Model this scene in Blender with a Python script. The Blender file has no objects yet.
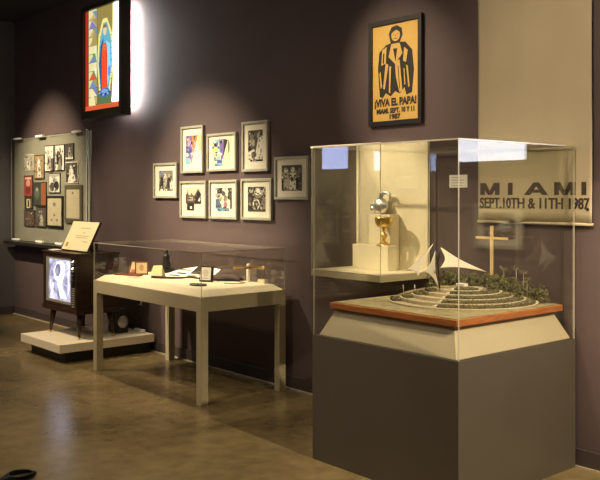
import bpy, bmesh, math, random
from mathutils import Vector, Matrix
random.seed(7)
S = bpy.context.scene
C = S.collection
PI = math.pi

# ------------------------------------------------------------------ camera, world, light
cam = bpy.data.objects.new('camera', bpy.data.cameras.new('camera'))
C.objects.link(cam)
cam.location = (0, 0, 1.6)
cam.rotation_euler = (PI/2, 0, math.radians(49.64))
cam.data.sensor_width = 36
cam.data.lens = 51.18
cam.data.shift_y = -46/600
cam.data.clip_start = 0.05
S.camera = cam

S.view_settings.view_transform = 'Standard'
S.view_settings.look = 'None'
S.view_settings.gamma = 1
S.view_settings.use_curve_mapping = False
S.view_settings.exposure = 1.45
S.cycles.transparent_max_bounces = 48
S.cycles.max_bounces = 8
S.cycles.sample_clamp_indirect = 4.0
S.cycles.sample_clamp_direct = 20.0

w = bpy.data.worlds.new('room_ambient'); S.world = w; w.use_nodes = True
w.node_tree.nodes['Background'].inputs[0].default_value = (1.0, .85, .7, 1)
w.node_tree.nodes['Background'].inputs[1].default_value = 0.05

WARM = (1.0, .80, .55)
def spot(name, loc, target, power, size=50, blend=.6, color=WARM, radius=.05):
    l = bpy.data.lights.new(name, 'SPOT'); l.energy = power; l.color = color
    l.spot_size = math.radians(size); l.spot_blend = blend; l.shadow_soft_size = radius
    o = bpy.data.objects.new(name, l); C.objects.link(o); o.location = loc
    o.rotation_euler = (Vector(target)-Vector(loc)).to_track_quat('-Z', 'Y').to_euler()
    return o
def area(name, loc, target, power, sx, sy, color=WARM):
    l = bpy.data.lights.new(name, 'AREA'); l.energy = power; l.color = color
    l.shape = 'RECTANGLE'; l.size = sx; l.size_y = sy
    o = bpy.data.objects.new(name, l); C.objects.link(o); o.location = loc
    o.rotation_euler = (Vector(target)-Vector(loc)).to_track_quat('-Z', 'Y').to_euler()
    return o
spot('track_spot_photos', (-7.4, 2.3, 3.75), (-6.6, 4.5, 1.25), 400, 46, 1)
spot('track_spot_table', (-6.2, 3.72, 3.75), (-6.25, 3.95, .8), 125, 46, .8)
spot('track_spot_chalice', (-5.6, 2.1, 3.6), (-4.22, 4.4, 1.45), 270, 19, .6)
spot('track_spot_model', (-3.6, 2.7, 3.75), (-3.3, 3.95, .9), 150, 44, .8)
spot('track_spot_television', (-8.3, 2.2, 3.75), (-8.1, 4.1, .8), 190, 56, 1)
spot('track_spot_showcase', (-9.9, 2.3, 3.75), (-10.1, 4.5, 1.5), 330, 50, 1)
spot('track_spot_banner', (-2.2, 1.9, 3.7), (-2.9, 4.5, 2.0), 85, 56, 1)
spot('track_spot_poster', (-4.6, 2.6, 3.7), (-4.2, 4.5, 2.4), 85, 34, .9)
spot('track_spot_entrance', (.6, 3.2, 3.5), (-2.6, 4.0, .3), 420, 50, .9)
spot('reflection_spot_far_wall', (-1.9, 2.6, 3.6), (-1.95, 4.5, 1.35), 300, 34, .9)  # unseen spot added to brighten the pictures mirrored in the large case
spot('track_spot_aisle', (-4.9, 1.9, 3.75), (-5.3, 2.5, 0), 62, 80, 1)
area('ceiling_soft_light', (-6.0, .6, 3.8), (-6.0, 1.2, 0), 36, 7, 2, (1, .8, .6))

# ------------------------------------------------------------------ materials
def mat(name, col, rough=.6, metal=0, noise=0, scale=8, bump=0, emit=None, es=1, spec=.5, stretch=None, col2=None):
    m = bpy.data.materials.new(name); m.use_nodes = True
    nt = m.node_tree; b = nt.nodes['Principled BSDF']
    b.inputs['Roughness'].default_value = rough
    b.inputs['Metallic'].default_value = metal
    b.inputs['Specular IOR Level'].default_value = spec
    b.inputs['Base Color'].default_value = (*col, 1)
    if noise or bump:
        tc = nt.nodes.new('ShaderNodeTexCoord'); mp = nt.nodes.new('ShaderNodeMapping')
        if stretch: mp.inputs['Scale'].default_value = stretch
        nz = nt.nodes.new('ShaderNodeTexNoise'); nz.inputs['Scale'].default_value = scale
        nz.inputs['Detail'].default_value = 6
        nt.links.new(tc.outputs['Object'], mp.inputs[0]); nt.links.new(mp.outputs[0], nz.inputs['Vector'])
        if noise:
            r = nt.nodes.new('ShaderNodeValToRGB')
            r.color_ramp.elements[0].position = .3; r.color_ramp.elements[1].position = .7
            a = [max(0, c*(1-noise)) for c in col]; d = col2 or [min(1, c*(1+noise)) for c in col]
            r.color_ramp.elements[0].color = (*a, 1); r.color_ramp.elements[1].color = (*d, 1)
            nt.links.new(nz.outputs['Fac'], r.inputs[0]); nt.links.new(r.outputs[0], b.inputs['Base Color'])
        if bump:
            bp = nt.nodes.new('ShaderNodeBump'); bp.inputs['Strength'].default_value = bump
            bp.inputs['Distance'].default_value = .01
            nt.links.new(nz.outputs['Fac'], bp.inputs['Height']); nt.links.new(bp.outputs[0], b.inputs['Normal'])
    if emit:
        b.inputs['Emission Color'].default_value = (*emit, 1); b.inputs['Emission Strength'].default_value = es
    return m

def glass_mat(name, tint=(.97, .975, .96), r0=.035, gain=1.0, rough=0.0):
    m = bpy.data.materials.new(name); m.use_nodes = True; nt = m.node_tree
    for n in list(nt.nodes): nt.nodes.remove(n)
    out = nt.nodes.new('ShaderNodeOutputMaterial'); mx = nt.nodes.new('ShaderNodeMixShader')
    tr = nt.nodes.new('ShaderNodeBsdfTransparent'); gl = nt.nodes.new('ShaderNodeBsdfGlossy')
    tr.inputs[0].default_value = (*tint, 1); gl.inputs['Roughness'].default_value = rough
    gl.inputs[0].default_value = (gain, gain, gain, 1)
    lw = nt.nodes.new('ShaderNodeLayerWeight'); lw.inputs['Blend'].default_value = .5
    p = nt.nodes.new('ShaderNodeMath'); p.operation = 'POWER'; p.inputs[1].default_value = 5
    ma = nt.nodes.new('ShaderNodeMath'); ma.operation = 'MULTIPLY_ADD'
    ma.inputs[1].default_value = 1-r0; ma.inputs[2].default_value = r0
    nt.links.new(lw.outputs['Facing'], p.inputs[0]); nt.links.new(p.outputs[0], ma.inputs[0])
    nt.links.new(ma.outputs[0], mx.inputs[0]); nt.links.new(tr.outputs[0], mx.inputs[1]); nt.links.new(gl.outputs[0], mx.inputs[2])
    nt.links.new(mx.outputs[0], out.inputs[0])
    return m

M = {}
M['wall'] = mat('plum_wall_paint', (.090, .061, .058), .75, noise=.08, scale=1.5, bump=.03)
M['wall_side'] = mat('grey_wall_paint', (.10, .095, .095), .75, noise=.08, scale=1.5)
M['ceiling'] = mat('dark_ceiling_paint', (.05, .046, .045), .9, noise=.1)
M['base'] = mat('plum_baseboard', (.060, .045, .046), .45, noise=.1)
M['edge'] = mat('floor_edge_highlight', (.42, .36, .26), .6, noise=.1)
M['khaki'] = mat('khaki_lacquer', (.45, .385, .24), .45, noise=.04, scale=5)
M['cream'] = mat('cream_lacquer', (.50, .43, .28), .55, noise=.03, scale=5)
M['creamlin'] = mat('cream_linen', (.78, .69, .49), .85, noise=.06, scale=60, bump=.1)
M['taupe'] = mat('taupe_laminate', (.078, .066, .048), .42, noise=.05, scale=3)
M['glass'] = glass_mat('clear_acrylic')
M['glassedge'] = mat('polished_acrylic_edge', (.44, .41, .31), .2, noise=.05)
M['orange'] = mat('orange_stained_wood', (.40, .135, .035), .35, noise=.25, scale=12, stretch=(1, 1, 6))
M['walnut'] = mat('dark_walnut', (.040, .020, .012), .35, noise=.35, scale=10, stretch=(1, 1, 8))
M['black'] = mat('black_plastic', (.012, .012, .012), .4, noise=.1)
M['blackwood'] = mat('black_painted_wood', (.018, .015, .014), .35, noise=.15)
M['silverframe'] = mat('champagne_frame', (.40, .40, .32), .45, metal=.2, noise=.06, scale=20)
M['gold'] = mat('polished_gold', (.78, .53, .17), .32, metal=1, noise=.1)
M['silver'] = mat('polished_silver', (.80, .79, .76), .38, metal=1, noise=.1)
M['steel'] = mat('brushed_steel', (.6, .6, .58), .35, metal=1, noise=.05)
M['matboard'] = mat('cream_mat_board', (.88, .83, .70), .9, noise=.02)
M['white'] = mat('white_card', (.85, .83, .77), .8, noise=.02)
M['banner'] = mat('cream_banner_cloth', (.46, .385, .25), .62, noise=.05, scale=3, bump=.05)
M['ink'] = mat('brown_black_ink', (.045, .030, .018), .8, noise=.3, scale=30)
M['posteryel'] = mat('ochre_poster_paper', (.62, .40, .10), .8, noise=.06, scale=10)

def floor_mat():
    m = bpy.data.materials.new('polished_concrete'); m.use_nodes = True; nt = m.node_tree
    b = nt.nodes['Principled BSDF']
    tc = nt.nodes.new('ShaderNodeTexCoord')
    n1 = nt.nodes.new('ShaderNodeTexNoise'); n1.inputs['Scale'].default_value = .9; n1.inputs['Detail'].default_value = 8
    n1.inputs['Roughness'].default_value = .65; n1.inputs['Distortion'].default_value = .6
    n2 = nt.nodes.new('ShaderNodeTexNoise'); n2.inputs['Scale'].default_value = 9; n2.inputs['Detail'].default_value = 8
    for n in (n1, n2): nt.links.new(tc.outputs['Object'], n.inputs['Vector'])
    mx = nt.nodes.new('ShaderNodeMath'); mx.operation = 'MULTIPLY_ADD'; mx.inputs[1].default_value = .45
    nt.links.new(n2.outputs['Fac'], mx.inputs[0]); nt.links.new(n1.outputs['Fac'], mx.inputs[2])
    r = nt.nodes.new('ShaderNodeValToRGB')
    r.color_ramp.elements[0].position = .52; r.color_ramp.elements[0].color = (.115, .084, .038, 1)
    r.color_ramp.elements[1].position = .92; r.color_ramp.elements[1].color = (.26, .195, .090, 1)
    nt.links.new(mx.outputs[0], r.inputs[0]); nt.links.new(r.outputs[0], b.inputs['Base Color'])
    rr = nt.nodes.new('ShaderNodeMapRange'); rr.inputs['To Min'].default_value = .14; rr.inputs['To Max'].default_value = .34
    nt.links.new(n1.outputs['Fac'], rr.inputs['Value']); nt.links.new(rr.outputs[0], b.inputs['Roughness'])
    bp = nt.nodes.new('ShaderNodeBump'); bp.inputs['Strength'].default_value = .05; bp.inputs['Distance'].default_value = .01
    nt.links.new(mx.outputs[0], bp.inputs['Height']); nt.links.new(bp.outputs[0], b.inputs['Normal'])
    b.inputs['Specular IOR Level'].default_value = .6
    return m
M['floor'] = floor_mat()

_cc = {}
def cm(col, emit=0, rough=.7):
    k = (tuple(round(c, 3) for c in col), emit, rough)
    if k not in _cc:
        _cc[k] = mat('ink_colour', col, rough, noise=.04, scale=30) if not emit else mat('lit_colour', [c*.5 for c in col], .3, emit=col, es=emit)
    return _cc[k]

# ------------------------------------------------------------------ mesh helpers
class MB:
    def __init__(s): s.v = []; s.f = []; s.m = []; s.mats = []; s.sm = []
    def mi(s, m):
        if m not in s.mats: s.mats.append(m)
        return s.mats.index(m)
    def face(s, pts, m, smooth=False):
        n = len(s.v); s.v += [tuple(p) for p in pts]; s.f.append(tuple(range(n, n+len(pts)))); s.m.append(s.mi(m)); s.sm.append(smooth)
    def raw(s, vs, fs, m, smooth=False):
        n = len(s.v); s.v += [tuple(p) for p in vs]; k = s.mi(m)
        for f in fs: s.f.append(tuple(i+n for i in f)); s.m.append(k); s.sm.append(smooth)
    def box(s, x0, x1, y0, y1, z0, z1, m, M4=None):
        vs = [Vector((x, y, z)) for z in (z0, z1) for y in (y0, y1) for x in (x0, x1)]
        if M4 is not None: vs = [M4 @ v for v in vs]
        s.raw(vs, [(0, 2, 3, 1), (4, 5, 7, 6), (0, 1, 5, 4), (2, 6, 7, 3), (0, 4, 6, 2), (1, 3, 7, 5)], m)
    def pane(s, x0, x1, y0, y1, z0, z1, mg, me):
        """a clear sheet: the two big faces are glass, the narrow rim is the polished edge"""
        d = [x1-x0, y1-y0, z1-z0]; ax = d.index(min(d))
        vs = [(x, y, z) for z in (z0, z1) for y in (y0, y1) for x in (x0, x1)]
        F = [((0, 2, 3, 1), 2), ((4, 5, 7, 6), 2), ((0, 1, 5, 4), 1), ((2, 6, 7, 3), 1), ((0, 4, 6, 2), 0), ((1, 3, 7, 5), 0)]
        n = len(s.v); s.v += vs
        for f, a in F:
            s.f.append(tuple(i+n for i in f)); s.m.append(s.mi(mg if a == ax else me)); s.sm.append(False)
    def frustum(s, b, t, z0, z1, m):
        vs = [(b[0], b[2], z0), (b[1], b[2], z0), (b[1], b[3], z0), (b[0], b[3], z0), (t[0], t[2], z1), (t[1], t[2], z1), (t[1], t[3], z1), (t[0], t[3], z1)]
        s.raw(vs, [(3, 2, 1, 0), (4, 5, 6, 7), (0, 1, 5, 4), (1, 2, 6, 5), (2, 3, 7, 6), (3, 0, 4, 7)], m)
    def lathe(s, prof, c, m, n=24, smooth=True, M4=None):
        vs = []; fs = []
        for r, z in prof:
            for k in range(n):
                a = 2*PI*k/n; p = Vector((r*math.cos(a), r*math.sin(a), z))
                if M4 is not None: p = M4 @ p
                vs.append(p+Vector(c))
        for i in range(len(prof)-1):
            for k in range(n):
                k2 = (k+1) % n; fs.append((i*n+k, i*n+k2, (i+1)*n+k2, (i+1)*n+k))
        fs.append(tuple(reversed(range(n)))); fs.append(tuple(range((len(prof)-1)*n, len(prof)*n)))
        s.raw(vs, fs, m, smooth)
    def tube(s, pts, r, m, n=8, r2=None, smooth=True):
        pts = [Vector(p) for p in pts]; vs = []; fs = []
        up = Vector((0, 0, 1))
        for i, p in enumerate(pts):
            t = (pts[min(i+1, len(pts)-1)]-pts[max(i-1, 0)]).normalized()
            a = t.cross(up)
            if a.length < 1e-3: a = t.cross(Vector((1, 0, 0)))
            a.normalize(); b = t.cross(a)
            rr = r if r2 is None else r+(r2-r)*i/(len(pts)-1)
            for k in range(n):
                q = 2*PI*k/n; vs.append(p+a*math.cos(q)*rr+b*math.sin(q)*rr)
        for i in range(len(pts)-1):
            for k in range(n):
                k2 = (k+1) % n; fs.append((i*n+k, i*n+k2, (i+1)*n+k2, (i+1)*n+k))
        fs.append(tuple(range(n))); fs.append(tuple(reversed(range((len(pts)-1)*n, len(pts)*n))))
        s.raw(vs, fs, m, smooth)
    def ico(s, c, r, m, jit=.2, sc=(1, 1, 1), sub=1):
        bm = bmesh.new(); bmesh.ops.create_icosphere(bm, subdivisions=sub, radius=1)
        vs = [Vector(c)+Vector((v.co.x*sc[0], v.co.y*sc[1], v.co.z*sc[2]))*r*(1+random.uniform(-jit, jit)) for v in bm.verts]
        fs = [tuple(v.index for v in f.verts) for f in bm.faces]; bm.free()
        s.raw(vs, fs, m, False)
    def build(s, name, parent=None, bevel=0, solid=0, recalc=True):
        off = parent.matrix_world.translation.copy() if parent else Vector((0, 0, 0))
        if parent:
            off = Vector(parent.location); q = parent.parent
            while q: off += Vector(q.location); q = q.parent
        me = bpy.data.meshes.new(name)
        if parent is None:
            xs = [v[0] for v in s.v]; ys = [v[1] for v in s.v]; zs = [v[2] for v in s.v]
            off = Vector(((min(xs)+max(xs))/2, (min(ys)+max(ys))/2, min(zs)))
        me.from_pydata([Vector(v)-off for v in s.v], [], s.f)
        for m in s.mats: me.materials.append(m)
        me.polygons.foreach_set('material_index', s.m); me.polygons.foreach_set('use_smooth', s.sm)
        if recalc:
            bm = bmesh.new(); bm.from_mesh(me); bmesh.ops.recalc_face_normals(bm, faces=bm.faces); bm.to_mesh(me); bm.free()
        me.update()
        o = bpy.data.objects.new(name, me); C.objects.link(o)
        if parent: o.parent = parent
        else: o.location = off
        if bevel:
            md = o.modifiers.new('bevel', 'BEVEL'); md.width = bevel; md.segments = 2; md.limit_method = 'ANGLE'
        if solid:
            md = o.modifiers.new('solid', 'SOLIDIFY'); md.thickness = solid; md.offset = 0
        return o

def thing(name, label, cat, loc, group=None):
    o = bpy.data.objects.new(name, None); C.objects.link(o); o.location = loc; o.empty_display_size = .1
    o['label'] = label; o['category'] = cat
    if group: o['group'] = group
    return o
def tag(o, label, cat, group=None):
    o['label'] = label; o['category'] = cat
    if group: o['group'] = group
    return o
def struct(o): o['kind'] = 'structure'; return o

def text_mesh(mb, txt, size, m, origin, ux, uz, width=None, bold=0, thick=0, align='CENTER'):
    """add lettering to mb: origin is the base-line anchor, ux the reading direction, uz up"""
    cu = bpy.data.curves.new('lettering', 'FONT'); cu.body = txt; cu.size = size; cu.align_x = align
    cu.offset = bold; cu.resolution_u = 3
    o = bpy.data.objects.new('lettering', cu); C.objects.link(o)
    dg = bpy.context.evaluated_depsgraph_get(); dg.update()
    me = bpy.data.meshes.new_from_object(o.evaluated_get(dg))
    xs = [v.co.x for v in me.vertices]
    sx = 1
    if width: sx = width/(max(xs)-min(xs))
    xm = (max(xs)+min(xs))/2 if align == 'CENTER' else 0
    vs = [Vector(origin)+Vector(ux)*((v.co.x-xm)*sx)+Vector(uz)*v.co.y for v in me.vertices]
    mb.raw(vs, [tuple(p.vertices) for p in me.polygons], m)
    bpy.data.objects.remove(o); bpy.data.curves.remove(cu); bpy.data.meshes.remove(me)

def clutter(seed, n=46, pal=((.02, .018, .016), (.10, .085, .07), (.26, .23, .18), (.5, .45, .36), (.88, .86, .76)), wts=(3, 3, 3, 2, 1), zone=(0, 0, 1, 1)):
    """small irregular tones that make a printed photograph read as a photograph"""
    g = random.Random(seed); out = []
    for _ in range(n):
        x, y = g.uniform(zone[0], zone[2]), g.uniform(zone[1], zone[3]); r = g.uniform(.025, .075); m = g.randint(4, 6)
        out.append(('p', [(min(1, max(0, x+r*g.uniform(.5, 1.3)*math.cos(2*PI*i/m+.3))), min(1, max(0, y+r*g.uniform(.5, 1.3)*math.sin(2*PI*i/m+.3)))) for i in range(m)], g.choices(pal, wts)[0]))
    return out
def art(mb, o, ux, uy, w, h, base, shapes, emit=0, rough=.7, step=.0006):
    """flat printed picture: shapes in 0..1 coordinates laid over a base colour"""
    o = Vector(o); ux = Vector(ux); uy = Vector(uy); nn = ux.cross(uy).normalized()
    def P(x, y, k): return o+ux*(x*w)+uy*(y*h)+nn*(step*k)
    E_ = lambda c: cm(c, emit, rough)
    mb.face([P(0, 0, 0), P(1, 0, 0), P(1, 1, 0), P(0, 1, 0)], E_(base))
    for i, s in enumerate(shapes):
        k = 1+i*(.5 if len(shapes) < 40 else 5/len(shapes))
        if s[0] == 'e':
            _, cx, cy, rx, ry, c = s[:6]
            mb.face([P(min(1, max(0, cx+rx*math.cos(a*PI/8))), min(1, max(0, cy+ry*math.sin(a*PI/8))), k) for a in range(16)], E_(c))
        elif s[0] == 'r':
            _, x0, y0, x1, y1, c = s
            mb.face([P(x0, y0, k), P(x1, y0, k), P(x1, y1, k), P(x0, y1, k)], E_(c))
        else:
            mb.face([P(x, y, k) for x, y in s[1]], E_(s[2]))

# ------------------------------------------------------------------ room shell
X0, X1, Y0, Y1, ZC = -11.2, 3.0, -2.5, 4.5, 3.9
b = MB(); b.box(X0-.2, X1+.2, Y0-.2, Y1+.2, -.1, 0, M['floor']); struct(b.build('floor'))
b = MB(); b.box(X0-.2, X1+.2, Y0-.2, Y1+.2, ZC, ZC+.1, M['ceiling']); struct(b.build('ceiling'))
b = MB(); b.box(X0-.2, X1+.2, Y1, Y1+.2, 0, ZC, M['wall']); struct(b.build('wall_back'))
b = MB(); b.box(X0-.2, X1+.2, Y0-.2, Y0, 0, ZC, M['wall']); struct(b.build('wall_front'))
b = MB(); b.box(X0-.2, X0, Y0, Y1, 0, ZC, M['wall_side']); struct(b.build('wall_left'))
b = MB(); b.box(X1, X1+.2, Y0, Y1, 0, ZC, M['wall_side']); struct(b.build('wall_right'))
b = MB(); b.box(X0, X1, Y1-.016, Y1, .004, .105, M['base']); struct(b.build('baseboard_back', bevel=.003))
b = MB(); b.box(X0, X1, Y1-.030, Y1-.016, 0, .008, M['edge']); struct(b.build('highlight_strip_1'))  # thin pale strip paints the highlight along the floor edge
b = MB(); b.box(X0, X0+.016, Y0, Y1-.03, 0, .105, M['base']); struct(b.build('baseboard_left', bevel=.003))

# ------------------------------------------------------------------ large glass case with the taupe base
def glass_panels(root, x0, x1, y0, y1, z0, z1, t, faces, top=True):
    for f in faces:
        b = MB()
        if f == 'front': b.pane(x0, x1, y0, y0+t, z0, z1, M['glass'], M['glassedge'])
        if f == 'back': b.pane(x0, x1, y1-t, y1, z0, z1, M['glass'], M['glassedge'])
        if f == 'left': b.pane(x0, x0+t, y0+t, y1-t, z0, z1, M['glass'], M['glassedge'])
        if f == 'right': b.pane(x1-t, x1, y0+t, y1-t, z0, z1, M['glass'], M['glassedge'])
        b.build('glass_panel', root)
    if top:
        b = MB(); b.pane(x0, x1, y0, y1, z1, z1+t, M['glass'], M['glassedge']); b.build('glass_lid', root)

CX0, CX1, CY0, CY1 = -3.885, -2.765, 3.40, 4.470
r = thing('display_case', 'large square floor-standing glass display case on a solid taupe base', 'display case', (-3.315, 3.94, 0))
b = MB(); b.box(CX0, CX1, CY0, CY1, 0, .753, M['taupe']); b.build('base', r, bevel=.002)
glass_panels(r, CX0+.004, CX1-.004, CY0+.004, CY1-.004, .753, 1.876, .008, ('front', 'back', 'left', 'right'))
b = MB(); mx, my = -3.3175, 3.9375
b.frustum((mx-.525, mx+.525, my-.52, my+.52), (mx-.45, mx+.45, my-.445, my+.445), .753, .914, M['cream'])
b.build('plinth', r, bevel=.002)

# architectural model on the wooden board ------------------------------------------------
ZB = .949
pm = thing('park_model', 'architectural model of a terraced park with white sails and a cross on an orange board', 'model', (-3.305, 3.94, .914))
b = MB(); b.box(-3.79, -2.82, 3.455, 4.425, .914, ZB, M['orange']); b.build('board', pm, bevel=.003)
M['turf'] = mat('olive_model_turf', (.24, .20, .085), .95, noise=.3, scale=14, bump=.3, col2=(.36, .30, .15))
M['paved'] = mat('tan_model_paving', (.36, .30, .18), .9, noise=.12, scale=30)
M['kerb'] = mat('cream_model_kerb', (.62, .54, .38), .8, noise=.05)
M['hedge'] = mat('olive_model_hedge', (.06, .058, .020), 1, noise=.7, scale=110, bump=1.0, col2=(.20, .165, .06))
M['leaf'] = mat('olive_model_leaves', (.075, .085, .022), .9, noise=.5, scale=60, col2=(.20, .19, .07))
M['twig'] = mat('grey_model_twig', (.25, .20, .14), .8, noise=.2)
M['sail'] = mat('white_sail_cloth', (.62, .55, .41), .7, noise=.03)
M['paleoak'] = mat('pale_oak', (.62, .45, .20), .55, noise=.12, scale=20, stretch=(1, 1, .2))
b = MB(); b.box(-3.775, -2.835, 3.47, 4.41, ZB, ZB+.004, M['turf']); b.build('lawn', pm)
PC = Vector((-3.29, 4.08, 0))
def ringmesh(mb, r0, r1, a0, a1, z0, z1, m, n=28, jit=0, rows=1):
    """stepped ring sector round the stage, angles in degrees"""
    vs = []; fs = []; k = 2+rows+1
    for i in range(n+1):
        a = math.radians(a0+(a1-a0)*i/n)
        d = Vector((math.cos(a), math.sin(a), 0))
        col = [PC+d*r1+Vector((0, 0, z0))]
        for j in range(rows+1):
            rr = r1+(r0-r1)*j/rows
            col.append(PC+d*(rr+random.uniform(-jit, jit))+Vector((0, 0, z1+random.uniform(-jit, jit))))
        col.append(PC+d*r0+Vector((0, 0, z0)))
        vs += col
    for i in range(n):
        for j in range(k-1):
            p = i*k+j; fs.append((p, p+k, p+k+1, p+1))
        fs.append((i*k+k-1, (i+1)*k+k-1, (i+1)*k, i*k))
    fs.append(tuple(range(k))); fs.append(tuple(reversed(range(n*k, n*k+k))))
    mb.raw(vs, fs, m)
RR = [.445, .375, .305, .235, .165]; ZZ = [.962, .980, .998, 1.016, 1.032]
for i in range(5):
    b = MB(); r0 = RR[i+1] if i < 4 else .02
    ringmesh(b, r0 if i < 4 else .02, RR[i], -137, 31, ZB, ZZ[i], M['paved']); b.build('terrace', pm)
for i in range(5):
    # cream kerb along the outer rim of each tier
    b = MB(); ringmesh(b, RR[i]-.007, RR[i]-.001, -137, 31, ZZ[i], ZZ[i]+.003, M['kerb'], n=40); b.build('kerb', pm)
for i in range(4):
    b = MB(); ringmesh(b, RR[i+1]+.004, RR[i]-.014, -70, 27, ZZ[i], ZZ[i]+.014, M['hedge'], n=70, jit=.005, rows=6); b.build('hedge', pm)
for a0, a1, i in ((-136, -121, 0), (-136, -118, 1), (-134, -116, 2), (-134, -112, 3)):
    b = MB(); ringmesh(b, RR[i+1]+.004, RR[i]-.014, a0, a1, ZZ[i], ZZ[i]+.013, M['hedge'], n=16, jit=.003, rows=6); b.build('hedge', pm)
b = MB(); ringmesh(b, .06, .15, -70, -12, ZZ[4], ZZ[4]+.014, M['hedge'], n=24, jit=.003, rows=6); b.build('hedge', pm)
b = MB(); g = random.Random(12)
for k in range(1500):
    i = g.choice((0, 0, 1, 1, 2, 3)); left = g.random() < .22
    a = math.radians(g.uniform(-135, -117) if left else g.uniform(-69, 26)); rr = g.uniform(RR[i+1]+.006, RR[i]-.016)
    c = PC+Vector((math.cos(a)*rr, math.sin(a)*rr, ZZ[i]+g.uniform(.010, .020)))
    u = Vector((g.gauss(0, 1), g.gauss(0, 1), g.gauss(0, 1))).normalized()*.006; v = u.cross(Vector((g.gauss(0, 1), g.gauss(0, 1), g.gauss(0, 1)))).normalized()*.006
    b.face([c-u, c+v, c+u], M['leaf'] if g.random() < .6 else M['twig'])
o = b.build('hedge_leaves', pm, recalc=False); o['kind'] = 'stuff'
for a in (-72, 29.5, -8):   # radial paths climbing the tiers
    b = MB(); aa = math.radians(a); d = Vector((math.cos(aa), math.sin(aa), 0)); t = Vector((-d.y, d.x, 0))*.006
    for i in range(5):
        ra, rb = RR[i], (RR[i+1] if i < 4 else .05); z = ZZ[i]
        if a == -8 and i < 4: continue
        p, q = PC+d*ra, PC+d*rb
        vs = [p-t+Vector((0, 0, z)), p+t+Vector((0, 0, z)), q+t+Vector((0, 0, z)), q-t+Vector((0, 0, z))]
        vs += [v+Vector((0, 0, .012)) for v in vs]
        b.raw(vs, [(0, 1, 2, 3), (4, 5, 6, 7), (0, 1, 5, 4), (1, 2, 6, 5), (2, 3, 7, 6), (3, 0, 4, 7)], M['kerb'])
    b.build('path', pm)
b = MB(); b.box(-3.335, -3.255, 4.06, 4.11, 1.032, 1.046, M['cream']); b.box(-3.325, -3.265, 4.065, 4.105, 1.046, 1.060, M['white']); b.build('altar', pm)
b = MB(); R_ = Matrix.Translation((-3.17, 4.20, 1.045)) @ Matrix.Rotation(math.radians(20), 4, 'Z') @ Matrix.Rotation(math.radians(18), 4, 'Y')
for k in range(3): b.box(-.05, .05, -.028+k*.02, -.014+k*.02, 0, .012, M['black'], R_)
b.box(-.045, .045, -.03, .03, -.03, 0, M['blackwood'], R_); b.build('bench', pm)
# wooded bank behind the terraces
b = MB(); n = 30; vs = []; fs = []
for j in range(6):
    for i in range(n+1):
        a = math.radians(31+(223-31)*i/n); rr = .02+.42*j/5
        p = PC+Vector((math.cos(a), math.sin(a), 0))*rr
        p.x = min(-2.85, max(-3.76, p.x)); p.y = min(4.40, p.y)
        hgt = .075*(1-(j/5)**2)+.010*math.sin(i*1.7)*(j < 5)+.006
        vs.append((p.x, p.y, ZB+.002+max(0, hgt)))
for j in range(5):
    for i in range(n):
        p = j*(n+1)+i; fs.append((p, p+1, p+n+2, p+n+1))
b.raw(vs, fs, M['turf'], True); b.build('bank', pm, solid=.004)
def bank_z(x, y):
    d = math.hypot(x-PC.x, y-PC.y)/.44
    return ZB+.004+.075*max(0, 1-d*d)
def tree_mb(x, y, z, h, bare=False):
    b = MB(); b.tube([(x, y, z-.008), (x+.002, y, z+h*.45)], .0018, M['twig'], 5)
    for k in range(60):
        a = random.uniform(0, 2*PI); q = random.uniform(0, 1)**.6; zz = z+h*random.uniform(.15, 1)
        rr = h*.42*q*math.sin(min(1, (1.15-(zz-z)/h))*PI*.6)
        c = Vector((x+math.cos(a)*rr, y+math.sin(a)*rr, zz)); s_ = .0072*random.uniform(.6, 1.3)
        u = Vector((random.gauss(0, 1), random.gauss(0, 1), random.gauss(0, 1))).normalized()
        v = u.cross(Vector((random.gauss(0, 1), random.gauss(0, 1), random.gauss(0, 1)))).normalized()
        b.raw([c+u*s_, c+v*s_, c-u*s_, c-v*s_, c+u.cross(v)*s_*.6], [(0, 1, 4), (1, 2, 4), (2, 3, 4), (3, 0, 4), (3, 2, 1, 0)], M['leaf'])
    return b
cnt = 0
while cnt < 74:
    a = math.radians(random.uniform(20, 205)); rr = random.uniform(.12, .43)
    x, y = PC.x+math.cos(a)*rr, PC.y+math.sin(a)*rr*.75
    if cnt < 34:                      # denser on the right-hand side of the bank
        x = random.uniform(-3.24, -2.87); y = random.uniform(4.12, 4.39)
        if math.degrees(math.atan2(y-PC.y, x-PC.x)) < 34: continue
    if not (-3.75 < x < -2.86 and y < 4.39): continue
    if x < -3.52 and y < 4.2: continue
    if abs(x+3.26) < .03 and y > 4.29: continue
    tree_mb(x, y, bank_z(x, y), random.uniform(.06, .115)).build('tree', pm); cnt += 1
for x, y, h in ((-3.17, 4.33, .14), (-3.10, 4.36, .165), (-3.02, 4.32, .15), (-2.96, 4.27, .12)):
    z = bank_z(x, y)
    b = MB(); b.tube([(x, y, z-.01), (x, y, z+h)], .0022, M['twig'], 6)
    for k in range(22):
        a = random.uniform(0, 2*PI); L = random.uniform(.012, .032); dz = random.uniform(-.012, .022)
        p = Vector((x, y, z+h)); q = p+Vector((math.cos(a)*L, math.sin(a)*L, dz))
        b.tube([p, q], .0008, M['twig'], 4); b.ico(q, .0032, M['leaf'], .3)
    b.build('palm_tree', pm)
b = MB()
for k in range(46):                    # dark massed thicket behind the sails
    x = random.uniform(-3.60, -3.22); y = random.uniform(4.15, 4.36)
    b.ico((x, y, bank_z(x, y)+.012), random.uniform(.02, .042), M['leaf'], .45, sub=2)
o = b.build('thicket', pm); o['kind'] = 'stuff'
def lad(x, y, z, h):
    return [(x, y, z), (x-.012, y+.004, z+h)]
for x, y in ((-3.56, 3.86), (-3.51, 3.91)):
    b = MB(); b.tube(lad(x, y, .975, .07), .002, M['silver'], 6); b.build('pole', pm)
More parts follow.
